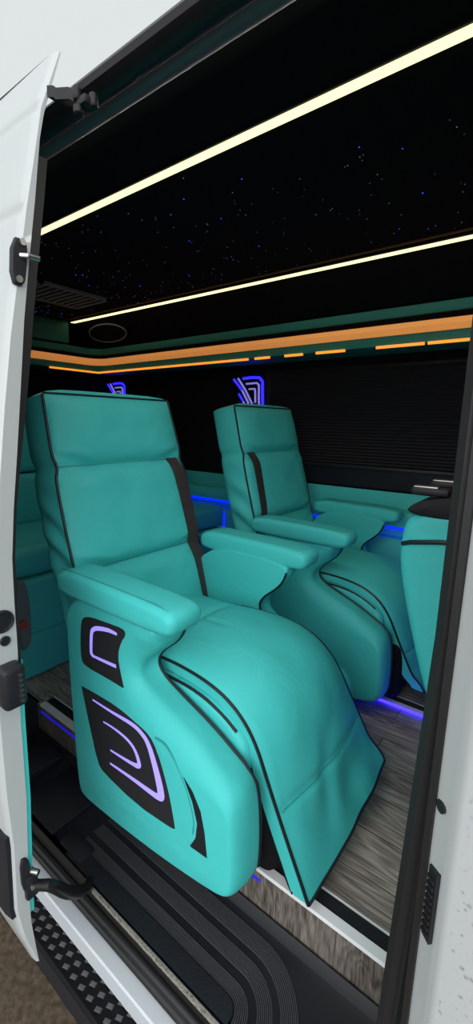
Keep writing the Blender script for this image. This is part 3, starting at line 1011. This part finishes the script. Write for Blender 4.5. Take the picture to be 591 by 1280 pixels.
# fibre optic stars
for mt_, num, rad, lab, nm in ((STAR, 300, 0.0008, 'tiny pale star lights scattered over the black ceiling', 'star_lights'), (STARB, 36, 0.0016, 'tiny blue star lights scattered over the black ceiling', 'blue_star_lights')):
    b_ = bmesh.new()
    for _ in range(num):
        x = random.uniform(-3.2, -0.2)
        y = random.uniform(1.04, 1.90) if random.random() < 0.8 else random.uniform(1.2, 1.9)
        r_ = rad * random.uniform(0.6, 1.3)
        vs = [b_.verts.new((x + r_ * math.cos(k * math.pi / 3), y + r_ * math.sin(k * math.pi / 3), 1.8485)) for k in range(6)]
        vu = [b_.verts.new((v.co.x, v.co.y, 1.8499)) for v in vs]
        b_.faces.new(vs[::-1])
        for k in range(6): b_.faces.new([vs[k], vs[(k + 1) % 6], vu[(k + 1) % 6], vu[k]])
    tag(obj(nm, b_, mt_, smooth=False), lab, 'star lights', kind='stuff')

# ------------------------------------------------------------------ wall emblems
def emblem(cx, cz, k, label):
    """angular rail emblem in blue and lilac light, k metres wide"""
    t = thing('wall_emblem', label, 'light sign', (cx, 2.41, cz), 'lit wall emblems')
    S = k / 320.0
    put = lambda q, th: Vector((cx + (q.x - 265) * S, 2.4185 - th, cz - (q.y - 320) * S * 0.93))
    lines = [(BLUE, 22, [(205, 160), (300, 155), (375, 160), (405, 195), (408, 300), (418, 490)]),
             (LILACD, 15, [(240, 207), (350, 203), (370, 222), (372, 330), (382, 480)]),
             (LILACD, 14, [(270, 253), (332, 252), (335, 300), (338, 372)]),
             (LILACD, 15, [(155, 155), (235, 260), (300, 370), (348, 480)]),
             (BLUE, 18, [(108, 160), (150, 205), (200, 262)]),
             (LILACD, 15, [(200, 262), (260, 360), (308, 480)]),
             (BLUE, 15, [(165, 290), (215, 360)]),
             (LILACD, 14, [(215, 360), (245, 420), (268, 475)]),
             (BLUE, 14, [(205, 425), (222, 475)]),
             (LILACD, 14, [(268, 475), (300, 560), (315, 640)]), (LILACD, 15, [(382, 480), (388, 640)]), (BLUE, 22, [(418, 490), (424, 640)])]
    for m_, wd, path in lines:
        P = resample([Vector(p) for p in path], 12, False)
        obj('light_line', ribbon(P, [wd] * len(P) if False else [wd * 1.0] * len(P), 0.006, lambda q, th: put(q, th)) if False else ribbon([Vector(q) for q in P], [wd] * len(P), 0.006, put), m_, t, smooth=False)
    return t
emblem(-1.765, 1.32, 0.255, 'blue and lilac lit angular emblem on black wall above the far seat')
emblem(-3.15, 1.345, 0.24, 'blue lit angular emblem peeking above the near seat headrest')

# ------------------------------------------------------------------ sliding door, slid open
dr = thing('sliding_door', 'white sliding door edge standing open at the left of the doorway', 'door', (-1.3, 0.42, -0.27))
XD = -0.84
outer = [(0.61, 1.893), (0.585, 1.83), (0.561, 1.771), (0.538, 1.67), (0.514, 1.568), (0.487, 1.44), (0.462, 1.321), (0.436, 1.17), (0.414, 1.024), (0.398, 0.89), (0.386, 0.767), (0.374, 0.62), (0.366, 0.486), (0.364, 0.274), (0.368, 0.127), (0.361, -0.053), (0.372, -0.15), (0.400, -0.268)]
inner = [(0.620, 1.890), (0.598, 1.83), (0.574, 1.762), (0.562, 1.716), (0.542, 1.593), (0.519, 1.466), (0.500, 1.353), (0.482, 1.22), (0.464, 1.089), (0.445, 0.96), (0.432, 0.846), (0.428, 0.73), (0.427, 0.655), (0.419, 0.454), (0.415, 0.235), (0.402, 0.005), (0.398, -0.117), (0.408, -0.268)]
KD = XD / -0.95
outer = [(y * KD, 1.15 + (z - 1.15) * KD) for y, z in outer]
inner = [(y * KD, 1.15 + (z - 1.15) * KD) for y, z in inner]
SZ = lambda z: 1.15 + (z - 1.15) * KD
def along(path, z):
    for (y0, z0), (y1, z1) in zip(path[:-1], path[1:]):
        if z1 <= z <= z0: return y0 + (y1 - y0) * (z0 - z) / (z0 - z1)
    return path[0][0] if z > path[0][1] else path[-1][0]
zs = [1.806 - (1.806 + 0.1037) * i / 60 for i in range(61)]
crease = lambda z: 0.006 * math.exp(-((z - SZ(1.775)) / 0.009) ** 2) + 0.006 * math.exp(-((z - SZ(1.572)) / 0.009) ** 2)
zs = sorted(set(zs + [SZ(1.775) + d for d in (-.02, -.012, -.006, 0, .006, .012, .02)] + [SZ(1.572) + d for d in (-.02, -.012, -.006, 0, .006, .012, .02)]), reverse=True)
skin = []
for z in zs:
    yo, yi = along(outer, z), along(inner, z)
    yi = max(yi, yo + 0.008)
    g_ = crease(z)
    skin.append([Vector((XD - 0.004, yo + 0.003, z)), Vector((XD, yo + 0.007, z)), Vector((XD, yi, z)), Vector((XD - 0.035, yi + 0.004, z)), Vector((-2.2, yi - 0.02, z)), Vector((-2.2, yo + 0.004 + g_, z)), Vector((-1.5, yo + 0.002 + g_, z)), Vector((XD - 0.02, yo + g_, z))])
obj('door_shell', loft(bmesh.new(), skin), WHITE, dr, auto=40)
def door_strip(name, z0, z1, d0, d1, x0, x1, m, n=40):
    R = []
    for i in range(n + 1):
        z = z1 + (z0 - z1) * i / n
        yi = along(inner, z)
        if name == 'rubber_seal': d1 = 0.007 + 0.011 * smoothstep(0.95, 1.35, z)
        R.append([Vector((x0, yi + d0, z)), Vector((x1, yi + d0, z)), Vector((x1, yi + d1, z)), Vector((x0, yi + d1, z))])
    return obj(name, loft(bmesh.new(), R), m, dr)
door_strip('rubber_seal', SZ(0.57), SZ(1.68), 0.000, 0.017, -1.5, XD - 0.002, RUBBER)
door_strip('lining_panel', SZ(-0.10), SZ(0.60), 0.001, 0.011, -1.5, XD - 0.004, TEAL)
obj('lower_cladding', (lambda: loft(bmesh.new(), [[Vector((XD - 0.03, along(outer, z) - 0.010, z)), Vector((XD - 0.006, along(outer, z) - 0.006, z)), Vector((XD - 0.006, along(outer, z) + 0.004, z)), Vector((-2.2, along(outer, z) + 0.004, z)), Vector((-2.2, along(outer, z) - 0.010, z))] for z in (SZ(0.16), SZ(0.12), SZ(0.05), SZ(-0.05), SZ(-0.08))]))(), PLAST, dr)
def on_edge(px, py):
    d = M3 @ Vector((px - PX, PY - py, -F))
    return CAM + d * ((XD - CAM.x) / d.x)
# latch guide near the top, with its pin and screws
q0, q1 = on_edge(27, 300), on_edge(20, 355)
gm = bmesh.new()
mid = (q0 + q1) / 2
gm = slab([(mid.y - 0.012, q0.z), (mid.y + 0.016, q0.z), (mid.y + 0.012, mid.z), (mid.y + 0.004, q1.z - 0.004), (mid.y - 0.020, q1.z)], XD - 0.002, XD + 0.008, 0, 0.003, step=0.004, smooth=1, put=lambda q, x: Vector((x, q.x, q.y)))
gd = obj('latch_plate', gm, PLAST, dr, auto=40)
pm_ = bmesh.new(); p_ = on_edge(30, 322); tube(pm_, [p_ + Vector((0.004, -0.01, 0)), p_ + Vector((0.014, 0.0, 0)), p_ + Vector((0.016, 0.020, 0))], 0.005, 10)
obj('latch_pin', pm_, STEEL, gd)
for px, py in ((25, 304), (21, 350)):
    s_ = bmesh.new(); p_ = on_edge(px, py); cyl(s_, p_ + Vector((0.004, 0, 0)), p_ + Vector((0.012, 0, 0)), 0.006, 12)
    obj('screw', s_, STEEL, gd)
# round black plugs
for px, py, r in ((2, 777, 0.023), (6, 801, 0.010)):
    p_ = on_edge(px, py)
    c_ = bmesh.new(); cyl(c_, p_ + Vector((-0.004, 0, 0)), p_ + Vector((0.003, 0, 0)), r, 28)
    pg_ = obj('rubber_plug', c_, RUBBER, dr)
    t_ = bmesh.new(); tube(t_, [p_ + Vector((0.003, r * 0.86 * math.cos(a), r * 0.86 * math.sin(a))) for a in [2 * math.pi * k / 28 for k in range(28)]], r * 0.15, 8, closed=True)
    obj('plug_rim', t_, PLAST, pg_)
# electrical contact block
a_, b_2 = on_edge(12, 826), on_edge(12, 878)
cb = bmesh.new(); box(cb, XD - 0.005, XD + 0.035, a_.y - 0.03, a_.y + 0.016, b_2.z, a_.z, r=0.010, seg=3)
blk = obj('contact_block', cb, PLAST, dr)
for k in range(6):
    z = b_2.z + 0.016 + (a_.z - b_2.z - 0.034) * k / 5
    c_ = bmesh.new(); cyl(c_, Vector((XD + 0.033, a_.y + 0.002, z)), Vector((XD + 0.0385, a_.y + 0.002, z)), 0.0042, 10)
    obj('contact_pin', c_, STEEL, blk)
# lower guide plate, pin and roller arm reaching to the sill
a_, b_2 = on_edge(30, 1070), on_edge(30, 1112)
gp = slab([(a_.y - 0.012, a_.z), (a_.y + 0.006, a_.z - 0.005), (a_.y + 0.010, (a_.z + b_2.z) / 2), (a_.y + 0.002, b_2.z), (a_.y - 0.012, b_2.z)], XD - 0.001, XD + 0.007, 0, 0.003, step=0.004, smooth=1, put=lambda q, x: Vector((x, q.x, q.y)))
g2 = obj('guide_plate', gp, PLAST, dr, auto=40)
c_ = bmesh.new(); p_ = on_edge(37, 1088); tube(c_, [p_, p_ + Vector((0.02, 0.010, 0))], 0.006, 12)
obj('guide_pin', c_, STEEL, g2)
arm = bmesh.new()
ap = [on_edge(40, 1106), on_edge(40, 1106) + Vector((0.02, 0.015, 0)), at_y(64, 1106, 0.385), at_y(86, 1117, 0.44), at_y(104, 1114, 0.495), at_y(111, 1106, 0.530), at_y(112, 1100, 0.543)]
tube(arm, resample(chaikin(ap, 2, False), 0.008, False), 0.012, 12, taper=lambda k: 0.9 + 0.3 * math.sin(math.pi * k))
ar = obj('roller_arm', arm, TRACK, dr)
br_ = bmesh.new(); pb0 = on_edge(38, 1106); box(br_, pb0.x - 0.02, pb0.x + 0.010, pb0.y - 0.014, pb0.y + 0.016, pb0.z - 0.03, pb0.z + 0.03, r=0.006)
obj('arm_bracket', br_, PLAST, ar)
bo = bmesh.new(); cyl(bo, pb0 + Vector((0.009, 0, 0.004)), pb0 + Vector((0.015, 0, 0.004)), 0.006, 12)
obj('bolt', bo, STEEL, ar)
# upper hinge arm and roller in the track
ua = bmesh.new()
def on_pl(px, py, y): return at_y(px, py, y)
upath = [on_edge(54, 112) + Vector((0.002, 0.016, 0)), on_edge(58, 115) + Vector((0.012, 0.016, 0)), on_pl(75, 121, 0.532), on_pl(92, 120, 0.540), on_pl(100, 124, 0.548)]
rings = []
for i, p in enumerate(upath):
    h = 0.009
    rings.append([p + Vector((0, -0.010, -h)), p + Vector((0, 0.012, -h)), p + Vector((0, 0.012, h)), p + Vector((0, -0.010, h))])
hin = obj('hinge_arm', loft(bmesh.new(), rings), TRACK, dr, auto=30)
ub = bmesh.new()
p_ = on_pl(104, 128, 0.54)
box(ub, p_.x - 0.012, p_.x + 0.016, p_.y - 0.008, p_.y + 0.02, p_.z - 0.007, p_.z + 0.007, r=0.004)
obj('roller_bracket', ub, TRACK, hin)
for px, py, y, r, h in ((96, 117, 0.535, 0.0075, 0.010), (98, 138, 0.535, 0.009, 0.007), (117, 126, 0.550, 0.008, 0.010)):
    p_ = on_pl(px, py, y)
    c_ = bmesh.new(); tube(c_, [p_ + Vector((0, 0, -h)), p_ + Vector((0, 0, -h * .7)), p_ + Vector((0, 0, h * .7)), p_ + Vector((0, 0, h))], r, 16, taper=lambda k: 0.8 if k in (0, 1) else 1.0)
    obj('roller', c_, TRACK, hin)

# seat anchor plate with a red tab, on the rear bench side
lv = thing('belt_anchor', 'grey plastic belt anchor plate with red tab beside the rear bench', 'belt anchor', (-1.62, 0.70, 0.4))
def on_x(px, py, x):
    d = M3 @ Vector((px - PX, PY - py, -F)); return CAM + d * ((x - CAM.x) / d.x)
a_, b_2 = on_x(29, 725, -1.77), on_x(29, 813, -1.77)
lvm = slab([(a_.y - 0.035, a_.z), (a_.y + 0.012, a_.z), (a_.y + 0.020, (a_.z + b_2.z) / 2), (a_.y + 0.014, b_2.z + 0.03), (a_.y - 0.01, b_2.z), (a_.y - 0.035, b_2.z)], -1.795, -1.765, 0.004, 0.004, step=0.01, smooth=1, put=lambda q, x: Vector((x, q.x, q.y)))
obj('anchor_plate', lvm, GREYP, lv)
r_ = on_x(28, 781, -1.75)
rm = bmesh.new(); box(rm, -1.765, -1.735, r_.y - 0.03, r_.y + 0.016, r_.z - 0.014, r_.z + 0.014, r=0.005)
tag(obj('tab', rm, REDP, lv), 'red plastic tab')

# ------------------------------------------------------------------ rain drops
def drops(name, pts, label):
    b_ = bmesh.new()
    for p, nrm, r in pts:
        a = nrm.orthogonal().normalized(); c = nrm.cross(a)
        rings = []
        for f, h in ((1.0, 0.0), (0.8, 0.28), (0.4, 0.46)):
            rings.append([p + (a * math.cos(k * math.pi / 4) + c * math.sin(k * math.pi / 4)) * r * f + nrm * (r * h - 0.0002) for k in range(8)])
        loft(b_, rings)
    return tag(obj(name, b_, WATER, auto=0), label, 'rain drops', kind='stuff')
pts = []
for _ in range(900):
    x = random.uniform(-0.042, 0.14); z = random.uniform(0.2, 1.2)
    y = 0.500 - (x + 0.044) / 0.294 * 0.004
    pts.append((Vector((x, y, z)), Vector((0, -1, 0)), random.choice((0.0012, 0.0015, 0.0020, 0.0030)) * random.uniform(0.7, 1.1)))
drops('rain_drops', pts, 'clear rain drops beading on the white pillar at right')
pts = []
for _ in range(160):
    x = random.uniform(-1.0, -0.46); y = random.uniform(0.56, 0.597)
    pts.append((Vector((x, y, zt + 0.006)), Vector((0, 0, 1)), random.uniform(0.0010, 0.0028)))
drops('step_drops', pts, 'rain drops lying on the smooth black step tread')
